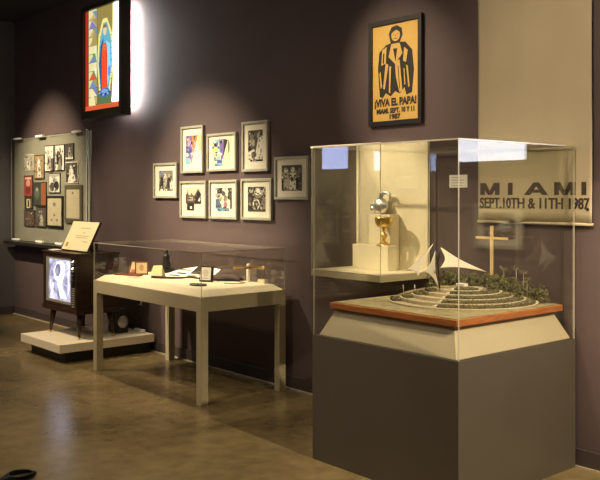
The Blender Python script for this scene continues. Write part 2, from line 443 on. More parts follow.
# mast and sails
def sail(a, b_, c, sag, n=12):
    a, b_, c = Vector(a), Vector(b_), Vector(c); g = (a+b_+c)/3; mb = MB(); idx = {}; vs = []; fs = []
    for i in range(n+1):
        for j in range(n+1-i):
            u, v = i/n, j/n; w_ = 1-u-v
            p = a*u+b_*v+c*w_
            e = 4*(u*v*(1-w_)**2+v*w_*(1-u)**2+u*w_*(1-v)**2)*(1-27*u*v*w_*.9)
            p = p+(g-p)*sag*e*1.2
            idx[i, j] = len(vs); vs.append(p)
    for i in range(n):
        for j in range(n-i):
            fs.append((idx[i, j], idx[i+1, j], idx[i, j+1]))
            if j < n-i-1: fs.append((idx[i+1, j], idx[i+1, j+1], idx[i, j+1]))
    mb.raw(vs, fs, M['sail'], True); return mb
sail((-3.375, 3.915, 1.302), (-3.543, 3.855, 1.131), (-3.361, 3.767, 1.115), .22).build('sail', pm, solid=.002)
sail((-3.346, 3.900, 1.261), (-3.335, 3.775, 1.150), (-3.347, 3.93, 1.044), .30).build('sail', pm, solid=.002)
sail((-3.344, 3.943, 1.283), (-3.194, 4.198, 1.129), (-3.279, 3.866, 1.168), .25).build('sail', pm, solid=.002)
b = MB(); b.tube([(-3.344, 3.943, 1.0), (-3.355, 3.93, 1.20), (-3.367, 3.915, 1.325)], .005, M['blackwood'], 8, .003)
b.tube([(-3.352, 3.935, 1.20), (-3.344, 3.945, 1.283)], .004, M['blackwood'], 6); b.build('mast', pm)
b = MB(); b.box(-3.268, -3.252, 4.322, 4.338, 1.0, 1.402, M['paleoak']); b.box(-3.378, -3.142, 4.323, 4.337, 1.320, 1.334, M['paleoak'])
b.build('cross', pm, bevel=.001)

# ------------------------------------------------------------------ wall-hung glass case with chalice
r = thing('wall_case', 'shallow glass case hung on the wall with a brightly lit cream back panel', 'display case', (-4.24, 4.25, 1.02))
BX0, BX1, BY0 = -4.585, -3.90, 4.0
b = MB(); b.box(BX0, BX1, BY0, 4.498, 1.02, 1.06, M['khaki']); b.box(BX0+.004, BX1-.004, BY0+.004, 4.49, 1.06, 1.066, M['creamlin']); b.build('shelf', r, bevel=.002)
b = MB(); b.box(BX0-.03, BX1-.01, 4.478, 4.498, 1.066, 1.962, M['creamlin']); b.build('back_panel', r, bevel=.002)
glass_panels(r, BX0, BX1, BY0, 4.477, 1.066, 1.925, .006, ('front', 'left', 'right'))
b = MB(); b.box(BX0, BX1, BY0-.004, BY0+.008, 1.925, 1.938, M['creamlin']); b.build('lid_rail', r)
b = MB(); b.box(-4.44, -4.09, 4.27, 4.36, 1.0665, 1.240, M['creamlin'])
tag(b.build('display_block', bevel=.002), 'low cream block under the gold chalice', 'display block')
b = MB(); b.box(-4.40, -4.17, 4.375, 4.470, 1.0665, 1.455, M['creamlin'])
tag(b.build('display_block', bevel=.002), 'tall cream block behind the chalice, under the silver ornament', 'display block')
ch = thing('chalice', 'gold chalice with a wide bowl and knobbed stem on a cream block', 'chalice', (-4.17, 4.315, 1.240))
c0 = (-4.17, 4.315, 1.240)
M['foot'] = M['gold']
b = MB(); b.lathe([(.052, 0.0005), (.052, .005), (.040, .014), (.018, .026), (.010, .04)], c0, M['gold']); b.build('foot', ch)
b = MB(); b.lathe([(.010, .04), (.011, .05), (.024, .062), (.026, .072), (.020, .084), (.010, .092), (.009, .112), (.016, .12)], c0, M['gold']); b.build('stem', ch)
b = MB(); b.lathe([(.016, .12), (.042, .130), (.060, .155), (.064, .19), (.067, .198), (.062, .198), (.056, .16), (.036, .136), (.002, .130)], c0, M['gold'], 32); b.build('bowl', ch)
# silver curled bird-like piece
sh = thing('silver_ornament', 'silver bird-like ornament with a curled crest on the tall block', 'ornament', (-4.29, 4.42, 1.455))
b = MB()
b.lathe([(.002, 0), (.030, .002), (.052, .02), (.066, .05), (.064, .08), (.046, .105), (.02, .12), (.002, .123)], (0, 0, 0), M['silver'], 24,
        M4=Matrix.Translation((-4.305, 4.42, 1.4555)) @ Matrix.Diagonal((1, .62, 1, 1)))
b.build('body', sh)
b = MB(); pts = []
for k in range(15):
    a = math.radians(200-k*17); pts.append((-4.255+.048*math.cos(a), 4.42, 1.575+.036*math.sin(a)))
b.tube(pts, .020, M['silver'], 10, .008); b.build('crest', sh)
b = MB(); b.lathe([(.02, 0), (.026, .02), (.012, .05), (.001, .055)], (0, 0, 0), M['silver'], 16,
        M4=Matrix.Translation((-4.355, 4.41, 1.48)) @ Matrix.Rotation(math.radians(-40), 4, 'Y')); b.build('beak', sh)

# ------------------------------------------------------------------ table vitrine
TX0, TX1, TY0, TY1 = -7.12, -5.37, 3.587, 4.41
r = thing('table_case', 'long low glass-topped table showcase on four square khaki legs', 'display case', (-6.245, 4.0, 0))
b = MB(); b.box(TX0, TX1, TY0, TY1, .708, .82, M['khaki']); b.build('apron', r, bevel=.002)
for x in (TX0, TX1-.065):
    for y in (TY0, TY1-.065):
        b = MB(); b.box(x, x+.065, y, y+.065, 0, .708, M['khaki']); b.build('leg', r, bevel=.002)
b = MB(); b.frustum((TX0+.012, TX1-.012, TY0+.012, TY1-.012), (TX0+.075, TX1-.075, TY0+.075, TY1-.075), .82, .865, M['creamlin']); b.build('deck', r, bevel=.002)
glass_panels(r, TX0+.002, TX1-.002, TY0+.002, TY1-.002, .82, 1.155, .006, ('front', 'back', 'left', 'right'))
ZD = .8655
M['redbrown'] = mat('red_brown_leather', (.16, .035, .02), .5, noise=.2)
M['maroon'] = mat('dark_maroon_cloth', (.060, .030, .026), .7, noise=.2)
# folding photograph in a red-brown cover
t = thing('folding_frame', 'open red-brown folding picture frame near the left end of the table case', 'picture frame', (-6.86, 3.93, ZD))
def leaf(root, x, y, w_, h_, yaw, tilt, frame_m, shapes, base):
    R4 = Matrix.Translation((x, y, ZD+.005)) @ Matrix.Rotation(math.radians(yaw), 4, 'Z') @ Matrix.Rotation(math.radians(tilt), 4, 'X')
    b = MB(); b.box(-w_/2, w_/2, 0, .008, .0, h_, frame_m, R4); b.build('frame_leaf', root)
    b = MB(); R3 = R4.to_3x3()
    art(b, R4 @ Vector((-w_/2+.012, -.0006, .012)), R3 @ Vector((1, 0, 0)), R3 @ Vector((0, 0, 1)), w_-.024, h_-.024, base, shapes); b.build('picture', root, recalc=False)
leaf(t, -6.92, 3.90, .15, .12, 20, -22, M['redbrown'], [('e', .5, .6, .25, .3, (.75, .55, .3)), ('r', .1, 0, .9, .3, (.4, .1, .06))], (.62, .42, .24))
leaf(t, -6.80, 3.90, .12, .12, 60, -12, M['redbrown'], [('e', .5, .55, .2, .3, (.5, .3, .15))], (.7, .55, .3))
b = MB(); R4 = Matrix.Translation((-6.86, 3.80, ZD)) @ Matrix.Rotation(.25, 4, 'Z')
b.box(-.15, .15, -.035, .035, 0, .014, M['redbrown'], R4); tag(b.build('flat_folder', bevel=.002), 'thin dark red folder lying flat at the left end of the table case', 'folder')
b = MB(); R4 = Matrix.Translation((-6.80, 3.78, ZD)) @ Matrix.Rotation(-.2, 4, 'Z')
art(b, (-6.72, 3.70, ZD+.0005), (.98, .2, 0), (-.2, .98, 0), .16, .07, (.62, .34, .26), [('r', .1, .2, .5, .8, (.72, .5, .35))])
b.box(-6.70, -6.60, 3.72, 3.76, ZD, ZD+.0004, M['white'])
tag(b.build('paper_card', recalc=False), 'small pinkish printed card lying at the front left of the table case', 'card')
# cream folded card
b = MB(); R4 = Matrix.Translation((-6.50, 3.89, ZD)) @ Matrix.Rotation(math.radians(25), 4, 'Z')
vs = [R4 @ Vector(p) for p in ((-.065, -.035, 0), (.065, -.035, 0), (.045, .0, .11), (-.045, .0, .105), (.065, .035, 0), (-.065, .035, 0))]
b.raw(vs, [(0, 1, 2, 3), (3, 2, 4, 5)], mat('ivory_card', (.80, .68, .36), .8, noise=.05))
tag(b.build('tent_card', solid=.003), 'ivory folded card standing beside the red-brown frame', 'card')
# dark figurine
fg = thing('figurine', 'small dark statuette on a square foot at the back of the table case', 'figurine', (-6.90, 4.22, ZD))
b = MB(); b.box(-6.955, -6.845, 4.165, 4.275, ZD, ZD+.045, M['black']); b.build('foot', fg, bevel=.003)
b = MB(); b.lathe([(.042, .045), (.045, .07), (.030, .11), (.034, .145), (.026, .165), (.012, .175), (.019, .19), (.017, .208), (.004, .216)], (-6.90, 4.22, ZD), M['blackwood'], 14)
b.build('body', fg)
# white papers
def sheet(name, label, pts, cat, marks):
    b = MB(); b.face([Vector((x, y, ZD+z)) for x, y, z in pts[:3]], M['white']); b.face([Vector((pts[k][0], pts[k][1], ZD+pts[k][2])) for k in (0, 2, 3)], M['white'])
    o = b.build(name, solid=.002); c = MB()
    A, B, D = [Vector((p[0], p[1], ZD+p[2])) for p in (pts[0], pts[1], pts[2])]
    for u, v, L, W in marks:
        q_ = lambda a, e: A+(B-A)*a+(D-B)*e+Vector((-.0004, -.0006, .004))
        c.face([q_(u, v), q_(u+L, v), q_(u+L*.9, v+W), q_(u+.02, v+W)], M['ink'])
    tag(o, label, cat); c.build('printing', o, recalc=False)
sheet('paper_sheet', 'large white paper sheet propped up in the middle of the table case', [(-6.62, 3.98, .002), (-6.28, 4.02, .002), (-6.40, 4.24, .085), (-6.62, 4.20, .050)], 'paper', [(.3, .1, .5, .08), (.5, .3, .4, .1), (.45, .6, .5, .07)])
sheet('booklet', 'white open booklet at the back of the table case behind the sheet', [(-6.30, 4.16, .002), (-6.12, 4.18, .002), (-6.17, 4.33, .070), (-6.38, 4.33, .080)], 'booklet', [(.1, .15, .7, .1), (.2, .5, .5, .1)])
b = MB(); b.tube([(-6.50, 3.83, ZD+.012), (-6.40, 3.88, ZD+.012), (-6.30, 3.92, ZD+.014), (-6.20, 3.93, ZD+.02), (-6.12, 3.96, ZD+.03), (-6.05, 4.03, ZD+.02)], .011, M['black'], 8, .007)
tag(b.build('black_pen'), 'long curved black pen lying in front of the white papers', 'pen')
# plaque on oval base
pq = thing('plaque', 'upright silver-faced plaque in a black frame at the front of the table case', 'plaque', (-5.93, 4.01, ZD))
R4 = Matrix.Translation((-5.93, 4.01, ZD)) @ Matrix.Rotation(math.radians(28), 4, 'Z') @ Matrix.Rotation(math.radians(-8), 4, 'X')
b = MB(); b.box(-.062, .062, -.006, .012, .002, .135, M['blackwood'], R4); b.build('frame', pq, bevel=.003)
b = MB(); R3 = R4.to_3x3(); art(b, R4 @ Vector((-.052, -.0068, .016)), R3 @ Vector((1, 0, 0)), R3 @ Vector((0, 0, 1)), .096, .106, (.80, .76, .66),
    [('e', .5, .55, .28, .3, (.62, .58, .48)), ('r', .2, .12, .8, .17, (.3, .28, .24))], rough=.35); b.build('picture', pq, recalc=False)
b = MB(); b.lathe([(.085, 0), (.09, .006), (.085, .011), (.02, .012)], (0, 0, 0), M['blackwood'], 24, M4=Matrix.Translation((-5.76, 3.82, ZD)) @ Matrix.Diagonal((1, .7, 1, 1)))
tag(b.build('oval_stand'), 'dark oval disc lying in front of the plaque', 'disc')
# dark pouch
b = MB(); n = 12; vs = []; fs = []
R4 = Matrix.Translation((-5.94, 4.20, ZD)) @ Matrix.Rotation(math.radians(28), 4, 'Z')
for i in range(n+1):
    for j in range(7):
        u = i/n; v = j/6; hh = .055*math.sin(PI*v)**.6*math.sin(PI*min(.98, max(.02, u)))**.4
        vs.append(R4 @ Vector((-.14+.31*u, (-.07+.14*v)*(1-.5*u), .002+hh)))
for i in range(n):
    for j in range(6): fs.append((i*7+j, i*7+7+j, i*7+8+j, i*7+1+j))
b.raw(vs, fs, M['maroon'], True)
tag(b.build('pouch', solid=.004), 'dark maroon cloth pouch lying behind the plaque', 'pouch')
b = MB(); b.tube([(-5.90, 4.10, ZD+.016), (-5.87, 4.15, ZD+.018), (-5.83, 4.19, ZD+.012)], .014, M['black'], 10, .006)
tag(b.build('whistle'), 'small black object with a cord between the pouch and the white post', 'trinket')
b = MB(); b.tube([(-5.74, 4.06, ZD+.003), (-5.68, 4.08, ZD+.003), (-5.62, 4.16, ZD+.003), (-5.66, 4.22, ZD+.003), (-5.72, 4.20, ZD+.003)], .003, M['redbrown'], 6)
tag(b.build('cord'), 'thin brown cord curling on the deck by the white post', 'cord')
# gold crucifix propped on a white post
b = MB(); b.lathe([(.017, 0), (.017, .105), (.015, .108)], (-5.72, 4.295, ZD), M['white'], 16)
tag(b.build('support_post', bevel=.001), 'short white post holding up the gold crucifix', 'post')
cr = thing('crucifix', 'gold crucifix lying level across the white post at the right of the table case', 'crucifix', (-5.72, 4.295, ZD+.109))
b = MB(); R4 = Matrix.Translation((-5.72, 4.295, ZD+.118)) @ Matrix.Rotation(math.radians(-4), 4, 'Y')
b.box(-.20, .21, -.009, .009, -.008, .008, M['gold'], R4); b.ico(R4 @ Vector((.21, 0, 0)), .016, M['gold'], 0, sub=2); b.ico(R4 @ Vector((-.20, 0, 0)), .013, M['gold'], 0, sub=2); b.build('upright', cr)
b = MB(); b.box(.03, .048, -.075, .075, -.008, .008, M['gold'], R4); b.build('crossbar', cr)
b = MB(); b.ico((-5.72, 4.295, ZD+.138), .016, M['white'], .05, sub=2); b.build('pearl_boss', cr)
b = MB(); R4 = Matrix.Translation((-5.56, 4.31, ZD)) @ Matrix.Rotation(math.radians(-5), 4, 'X') @ Matrix.Rotation(math.radians(-12), 4, 'Y')
b.pane(-.05, .05, 0, .005, .03, .13, M['glass'], M['glassedge'])
b.v = [tuple(R4 @ Vector(v)) for v in b.v]
b.box(-5.60, -5.51, 4.30, 4.335, ZD, ZD+.03, M['creamlin'])
tag(b.build('glass_plate'), 'small clear plate tilted on a cream foot behind the gold crucifix', 'plate')

# ------------------------------------------------------------------ framed photographs on the wall
YW = 4.5
CL = {'crowd': 5, 'white-robed': 7, 'two standing': 9, 'towers': 11, 'blue strip': 13, 'oval ring': 15, 'right of the banner': 17, 'opposite': 19}
def framed(label, x0, x1, z0, z1, inner, base, shapes, group, fw=.022, dep=.028, fm=None, name='framed_photograph', cat='framed photograph', glaze=True, Y=None, flip=1):
    """inner = picture area inside the mat as fractions (x0,z0,x1,z1) of the outer size"""
    yb = Y if Y is not None else YW-.002
    f = -1*flip
    for k_, v_ in CL.items():
        if k_ in label: shapes = shapes+clutter(v_, 60 if 'towers' not in k_ else 26, zone=(0, 0, 1, 1) if 'towers' not in k_ else (0, .3, 1, .7))
    if 'violet' in label: shapes = shapes+clutter(31, 34, (VI, BL, OR, (.55, .45, .75), W_, K), (3, 2, 2, 2, 2, 1), (0, .3, .7, 1))  # flecks here and below extend the painted-in reflection colours
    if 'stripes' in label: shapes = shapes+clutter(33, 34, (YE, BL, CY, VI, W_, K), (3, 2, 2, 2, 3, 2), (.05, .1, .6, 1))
    t = thing(name, label, cat, ((x0+x1)/2, yb+f*dep/2, z0), group)
    yf = yb+f*dep
    a, c = sorted((yb, yf)); fm = fm or M['silverframe']
    b = MB()
    b.box(x0, x1, a, c, z0, z0+fw, fm); b.box(x0, x1, a, c, z1-fw, z1, fm)
    b.box(x0, x0+fw, a, c, z0+fw, z1-fw, fm); b.box(x1-fw, x1, a, c, z0+fw, z1-fw, fm)
    b.build('frame', t, bevel=.002)
    ym = yb+f*dep*.45
    a, c = sorted((yb, ym))
    b = MB(); b.box(x0+fw, x1-fw, a, c, z0+fw, z1-fw, M['matboard'] if inner else M['blackwood']); b.build('mat_board', t)
    W, H = x1-x0, z1-z0
    i0 = inner or (fw/W, fw/H, 1-fw/W, 1-fw/H)
    b = MB()
    xs = x0+i0[0]*W if flip == 1 else x0+i0[2]*W
    art(b, (xs, ym+f*.001, z0+i0[1]*H), (flip, 0, 0), (0, 0, 1), (i0[2]-i0[0])*W, (i0[3]-i0[1])*H, base, shapes)
    b.build('picture', t, recalc=False)
    if glaze:
        b = MB(); a, c = sorted((yb+f*dep*.72, yb+f*dep*.80)); b.pane(x0+fw, x1-fw, a, c, z0+fw, z1-fw, M['glass'], M['glassedge']); b.build('glazing', t)
    return t
K = (.02, .018, .016); G1 = (.10, .085, .07); G2 = (.26, .23, .18); G3 = (.5, .45, .36); W_ = (.88, .86, .76)
BL = (.08, .12, .42); VI = (.22, .14, .45); OR = (.72, .28, .08); YE = (.78, .70, .22); CY = (.25, .55, .72)
W2 = (.9, .9, .9)
GP = 'silver framed photographs in the wall cluster'
framed('small framed photo of a crowd, lowest at the far left of the wall cluster', -7.566, -7.122, 1.56, 1.909, (.22, .2, .8, .78), G2,
       [('r', 0, 0, 1, .35, G1), ('e', .2, .45, .12, .28, K), ('e', .45, .5, .13, .3, G3), ('e', .45, .78, .08, .1, W_), ('e', .72, .45, .14, .3, K), ('e', .72, .75, .08, .1, G3), ('r', 0, .8, .35, 1, (.25, .28, .5)), ('e', .9, .3, .1, .25, W_), ('r', .1, 0, .6, .1, W_)], GP)  # blue top left corner paints a reflection on the glazing
framed('tall framed photo with painted-in violet and orange reflections at top left of the cluster', -7.05, -6.669, 1.80, 2.248, (.2, .12, .88, .8), W_,
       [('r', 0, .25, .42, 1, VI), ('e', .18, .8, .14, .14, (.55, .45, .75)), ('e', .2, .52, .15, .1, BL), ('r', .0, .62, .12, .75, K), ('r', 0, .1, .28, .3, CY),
        ('p', [(.4, 1), (.8, 1), (.62, .6), (.45, .55)], OR), ('e', .6, .92, .09, .07, K), ('p', [(.8, 1), (1, 1), (1, .5), (.85, .55)], (.8, .62, .3)), ('p', [(.42, .6), (.6, .62), (.4, .15), (.3, .1)], (.55, .3, .3)), ('e', .1, .4, .08, .06, W_)], GP)  # violet, blue and orange shapes paint stained glass reflections into the picture
framed('framed photo with painted-in stripes of yellow, blue and purple reflection in the top row of the cluster', -6.603, -6.147, 1.809, 2.155, (.16, .14, .8, .84), (.86, .80, .55),
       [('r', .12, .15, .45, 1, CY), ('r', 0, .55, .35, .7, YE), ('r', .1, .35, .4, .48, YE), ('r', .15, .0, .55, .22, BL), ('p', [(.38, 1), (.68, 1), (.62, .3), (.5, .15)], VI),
        ('p', [(.66, 1), (.85, .95), (.66, .45), (.6, .3)], K), ('e', .2, .8, .1, .08, K), ('e', .9, .7, .05, .25, G2), ('r', .2, .48, .36, .53, K), ('r', .3, .03, .6, .1, CY)], GP)  # coloured bands paint reflected stained glass hues into the picture
framed('tall framed black-and-white photo of a white-robed figure, top right of the cluster', -6.057, -5.687, 1.795, 2.231, (.22, .2, .78, .82), G1,
       [('p', [(.75, .85), (1, .8), (1, 0), (.45, 0), (.55, .4)], W_), ('e', .72, .82, .12, .09, G3), ('p', [(0, .3), (.4, .4), (.55, .2), (.3, 0), (0, 0)], W_), ('e', .4, .22, .18, .1, G1), ('e', .15, .6, .12, .1, G3), ('e', .35, .62, .1, .14, G3), ('e', .3, .85, .2, .08, G2), ('r', .5, 0, 1, .06, K), ('e', .12, .42, .1, .08, K)], GP)
framed('framed photo of two standing figures, farthest right in the wall cluster', -5.599, -5.163, 1.555, 1.908, (.2, .2, .8, .8), G2,
       [('r', 0, .75, 1, 1, G1), ('e', .22, .8, .1, .1, W_), ('p', [(.1, .7), (.35, .7), (.42, .1), (.02, .1)], G3), ('e', .55, .82, .1, .1, W_), ('p', [(.42, .7), (.7, .7), (.75, .05), (.4, .05)], W_), ('e', .5, .45, .08, .1, K), ('r', .8, 0, 1, .7, G1), ('e', .88, .8, .08, .1, G2), ('r', 0, 0, .1, .5, K), ('r', .7, .05, .8, .5, K)], GP)
framed('framed photo of dark towers with a white corner, bottom left of the cluster', -7.068, -6.62, 1.372, 1.724, (.2, .2, .8, .82), (.72, .64, .48),
       [('p', [(0, .3), (0, .7), (.1, .75), (.14, .95), (.18, .7), (.3, .65), (.4, .8), (.45, .6), (.6, .68), (.8, .95), (1, .7), (1, .3)], G1), ('r', .1, 0, .55, .35, K), ('r', .62, .3, 1, .62, K), ('r', .15, .42, .5, .5, G3), ('r', .3, .08, .42, .18, W_), ('r', .6, 0, 1, .27, W_), ('r', .2, .55, .45, .6, G3), ('e', .85, .7, .12, .12, K)], GP)
framed('framed photo with a blue strip, middle of the bottom row of the cluster', -6.57, -6.132, 1.373, 1.727, (.22, .2, .8, .8), W_,
       [('r', .1, .75, .4, 1, K), ('r', .75, .5, 1, 1, G1), ('r', .9, .1, 1, .6, K), ('e', .3, .55, .13, .12, G3), ('e', .5, .75, .12, .1, G1), ('e', .6, .55, .12, .15, G2), ('e', .7, .85, .1, .08, W_), ('p', [(0, .1), (0, .5), (.2, .55), (.4, .15)], (.10, .16, .30)), ('r', .1, 0, .85, .14, (.16, .42, .66)), ('e', .62, .28, .12, .12, (.5, .2, .25)), ('e', .15, .62, .1, .06, K)], GP)
framed('framed photo with a white oval ring, bottom right of the cluster', -6.072, -5.639, 1.376, 1.734, (.21, .2, .79, .8), K,
       [('e', .6, .75, .25, .22, G2), ('e', .55, .8, .16, .14, W_), ('e', .2, .85, .12, .1, G3), ('e', .85, .8, .1, .14, G3), ('e', .48, .3, .2, .22, W_), ('e', .48, .3, .12, .15, K), ('e', .5, .32, .05, .08, G3), ('p', [(.75, .1), (1, .1), (1, .6), (.8, .55)], G2), ('r', 0, 0, 1, .05, G1), ('e', .12, .5, .1, .1, G1)], GP)
# pictures further along the wall, seen as reflections in the large case
GQ = 'framed photographs on the wall past the banner'
framed('framed photo just right of the banner, seen mirrored in the large glass case', -2.42, -2.03, 1.25, 1.54, (.2, .22, .8, .8), G2,
       [('r', 0, 0, 1, .3, K), ('e', .3, .5, .2, .25, W_), ('e', .7, .55, .2, .25, G1), ('r', .1, .3, .9, .4, G3)], GQ)
framed('second framed photo right of the banner, farther from it than the first', -1.85, -1.42, 1.25, 1.54, (.2, .22, .8, .8), G1,
       [('e', .5, .55, .3, .3, G3), ('r', 0, 0, 1, .25, K), ('e', .2, .6, .12, .2, W_)], GQ)

# poster
t = framed('ochre poster with a black figure and lettering in a black frame', -4.48, -3.961, 2.095, 2.86, None, (.66, .42, .10), [
    ('p', [(.16, .26), (.12, .55), (.15, .72), (.30, .79), (.40, .80), (.36, .90), (.42, .965), (.54, .975), (.64, .94), (.66, .87), (.60, .80), (.72, .79), (.86, .70), (.90, .50), (.86, .27), (.74, .25), (.70, .33), (.60, .27), (.50, .30), (.40, .25), (.30, .29), (.22, .24)], (.02, .018, .016)),
    ('e', .51, .875, .095, .06, (.66, .42, .10)), ('p', [(.42, .90), (.44, .95), (.58, .955), (.61, .90), (.52, .93)], K), ('p', [(.47, .845), (.55, .845), (.55, .838), (.47, .838)], K), ('p', [(.505, .88), (.525, .865), (.505, .86)], K), ('r', .455, .885, .49, .89, K), ('r', .53, .885, .565, .89, K),
    ('p', [(.42, .79), (.60, .79), (.66, .68), (.50, .58), (.36, .66)], (.66, .42, .10)), ('p', [(.46, .74), (.55, .74), (.51, .60)], K), ('p', [(.50, .60), (.60, .62), (.66, .30), (.60, .28), (.52, .44)], (.66, .42, .10)), ('p', [(.56, .56), (.575, .56), (.61, .32), (.595, .32)], K),
    ('p', [(.22, .74), (.32, .77), (.30, .60), (.20, .58)], (.66, .42, .10)), ('p', [(.24, .70), (.27, .71), (.26, .60), (.23, .60)], K), ('p', [(.30, .60), (.36, .58), (.28, .33), (.24, .34)], (.66, .42, .10)), ('p', [(.38, .56), (.42, .56), (.40, .28), (.37, .30)], (.66, .42, .10)),
    ('p', [(.70, .74), (.78, .70), (.74, .58), (.68, .60)], (.66, .42, .10)), ('p', [(.74, .56), (.78, .54), (.82, .34), (.79, .32)], (.66, .42, .10)), ('p', [(.16, .50), (.19, .52), (.22, .36), (.19, .34)], (.66, .42, .10)), ('p', [(.69, .52), (.71, .52), (.73, .36), (.71, .35)], (.66, .42, .10))],
    None, fw=.034, dep=.03, fm=M['blackwood'], name='framed_poster', cat='poster', glaze=False)
b = MB(); yl = YW-.0185
text_mesh(b, '¡VIVA EL PAPA!', .072, M['ink'], (-4.2205, yl, 2.238), (1, 0, 0), (0, 0, 1), .41, .0045)
text_mesh(b, 'MIAMI, SEPT. 10 Y 11', .048, M['ink'], (-4.2205, yl, 2.185), (1, 0, 0), (0, 0, 1), .37, .003)
text_mesh(b, '1987', .046, M['ink'], (-4.2205, yl, 2.142), (1, 0, 0), (0, 0, 1), .11, .003)
b.build('lettering', t, recalc=False)

# wall label
b = MB(); b.box(-3.732, -3.582, 4.494, 4.4985, 1.642, 1.728, M['white'])
for k, (a, c) in enumerate(((.1, .6), (.1, .85), (.1, .8), (.1, .7))):
    z = 1.712-.018*k; b.box(-3.732+.15*a, -3.732+.15*c, 4.4935, 4.494, z-.004, z, cm((.35, .30, .24)))
tag(b.build('wall_label'), 'small cream text label on the wall left of the banner', 'label')

# banner ------------------------------------------------------------------------------
t = thing('banner', 'tall cream cloth banner lettered MIAMI hanging on the wall at the right', 'banner', (-3.07, 4.48, 1.415))
n, q = 44, 30; vs = []; fs = []
def by(x, z): return 4.482+.005*math.sin((x*9)+z*1.3)+.003*math.sin(x*23-z*2.2)+.002*math.sin(x*3+z*5)
bx0, bx1, bz0, bz1 = -3.481, -2.664, 1.422, 3.62
for i in range(n+1):
    for j in range(q+1):
        x = bx0+(bx1-bx0)*i/n; z = bz0+(bz1-bz0)*j/q; vs.append((x, by(x, z), z))
for i in range(n):
    for j in range(q):
        p = i*(q+1)+j; fs.append((p, p+q+1, p+q+2, p+1))
b = MB(); b.raw(vs, fs, M['banner'], True); cl_ = b.build('cloth', t, solid=.003)
b = MB()
def block_letter(mb, ch_, xa, xb, z0, z1, y):
    P = {'I': [[(0, 0), (1, 0), (1, 1), (0, 1)]],
         'M': [[(0, 0), (.24, 0), (.24, 1), (0, 1)], [(.76, 0), (1, 0), (1, 1), (.76, 1)], [(.0, 1), (.30, 1), (.60, 0), (.40, 0)], [(.70, 1), (1, 1), (.60, 0), (.40, 0)]],
         'A': [[(0, 0), (.26, 0), (.60, 1), (.38, 1)], [(.74, 0), (1, 0), (.62, 1), (.40, 1)], [(.22, .2), (.78, .2), (.72, .42), (.28, .42)]]}[ch_]
    for k, q_ in enumerate(P): mb.face([(xa+(xb-xa)*u, y-.0002*k, z0+(z1-z0)*v) for u, v in q_], M['ink'])
for ch_, xa, xb in (('M', -3.462, -3.310), ('I', -3.242, -3.205), ('A', -3.125, -2.955), ('M', -2.915, -2.775), ('I', -2.735, -2.700)):
    block_letter(b, ch_, xa, xb, 1.594, 1.671, 4.478)
for dx in (-.0022, 0, .0022):
    text_mesh(b, 'SEPT.10TH & 11TH 1987', .092, M['ink'], (-3.072+dx, 4.478+dx*.05, 1.512), (1, 0, 0), (0, 0, 1), .785, .0015)
for k, v in enumerate(b.v): b.v[k] = (v[0], by(v[0], v[2])-.003+(v[1]-4.478), v[2])
b.build('lettering', cl_, recalc=False)
b = MB(); b.tube([(bx0-.005, 4.483, 1.422), (bx1+.005, 4.483, 1.422)], .009, M['banner'], 10); b.build('hem', cl_)
b = MB(); b.lathe([(.009, -.003), (.010, 0), (.009, .003)], (0, 0, 0), M['black'], 14, M4=Matrix.Translation((-2.690, 4.474, 1.512)) @ Matrix.Rotation(PI/2, 4, 'X')); b.build('grommet', cl_)
b = MB(); b.tube([(bx0-.03, 4.47, 3.62), (bx1+.03, 4.47, 3.62)], .014, M['steel'], 10); b.build('rod', t)

# stained glass light box ------------------------------------------------------------
def lit(col, e): return mat('lit_stained_glass', [c*.4 for c in col], .25, emit=col, es=e)
EM = 0.42
sx0, sx1, sz0, sz1, sy = -8.80, -7.885, 2.42, 3.66, 4.28
t = thing('stained_glass_lightbox', 'backlit stained glass picture of a red-robed figure in a deep black frame', 'light box', ((sx0+sx1)/2, 4.39, sz0))
fwd = .05
b = MB()
M['boxwood'] = mat('dark_olive_frame', (.030, .030, .020), .35, noise=.2, scale=8)
b.box(sx0, sx1, sy, 4.40, sz0, sz0+.09, M['boxwood']); b.box(sx0, sx1, sy, 4.40, sz1-fwd, sz1, M['boxwood'])
b.box(sx0, sx0+fwd, sy, 4.40, sz0+.09, sz1-fwd, M['boxwood']); b.box(sx1-fwd, sx1, sy, 4.40, sz0+.09, sz1-fwd, M['boxwood'])
b.build('frame', t, bevel=.006)
gx0, gx1, gz0, gz1 = sx0+fwd, sx1-fwd, sz0+.09, sz1-fwd
GR = (.10, .30, .09); TN = (.50, .38, .16); RD = (.62, .05, .02); DK = (.02, .02, .015); WH = (1.9, 1.9, 1.8)
LD = ((.50, .38, .16), (.75, .66, .35), (.10, .30, .09), (.20, .18, .50), (.35, .28, .10), (.15, .25, .4), (.6, .1, .04))
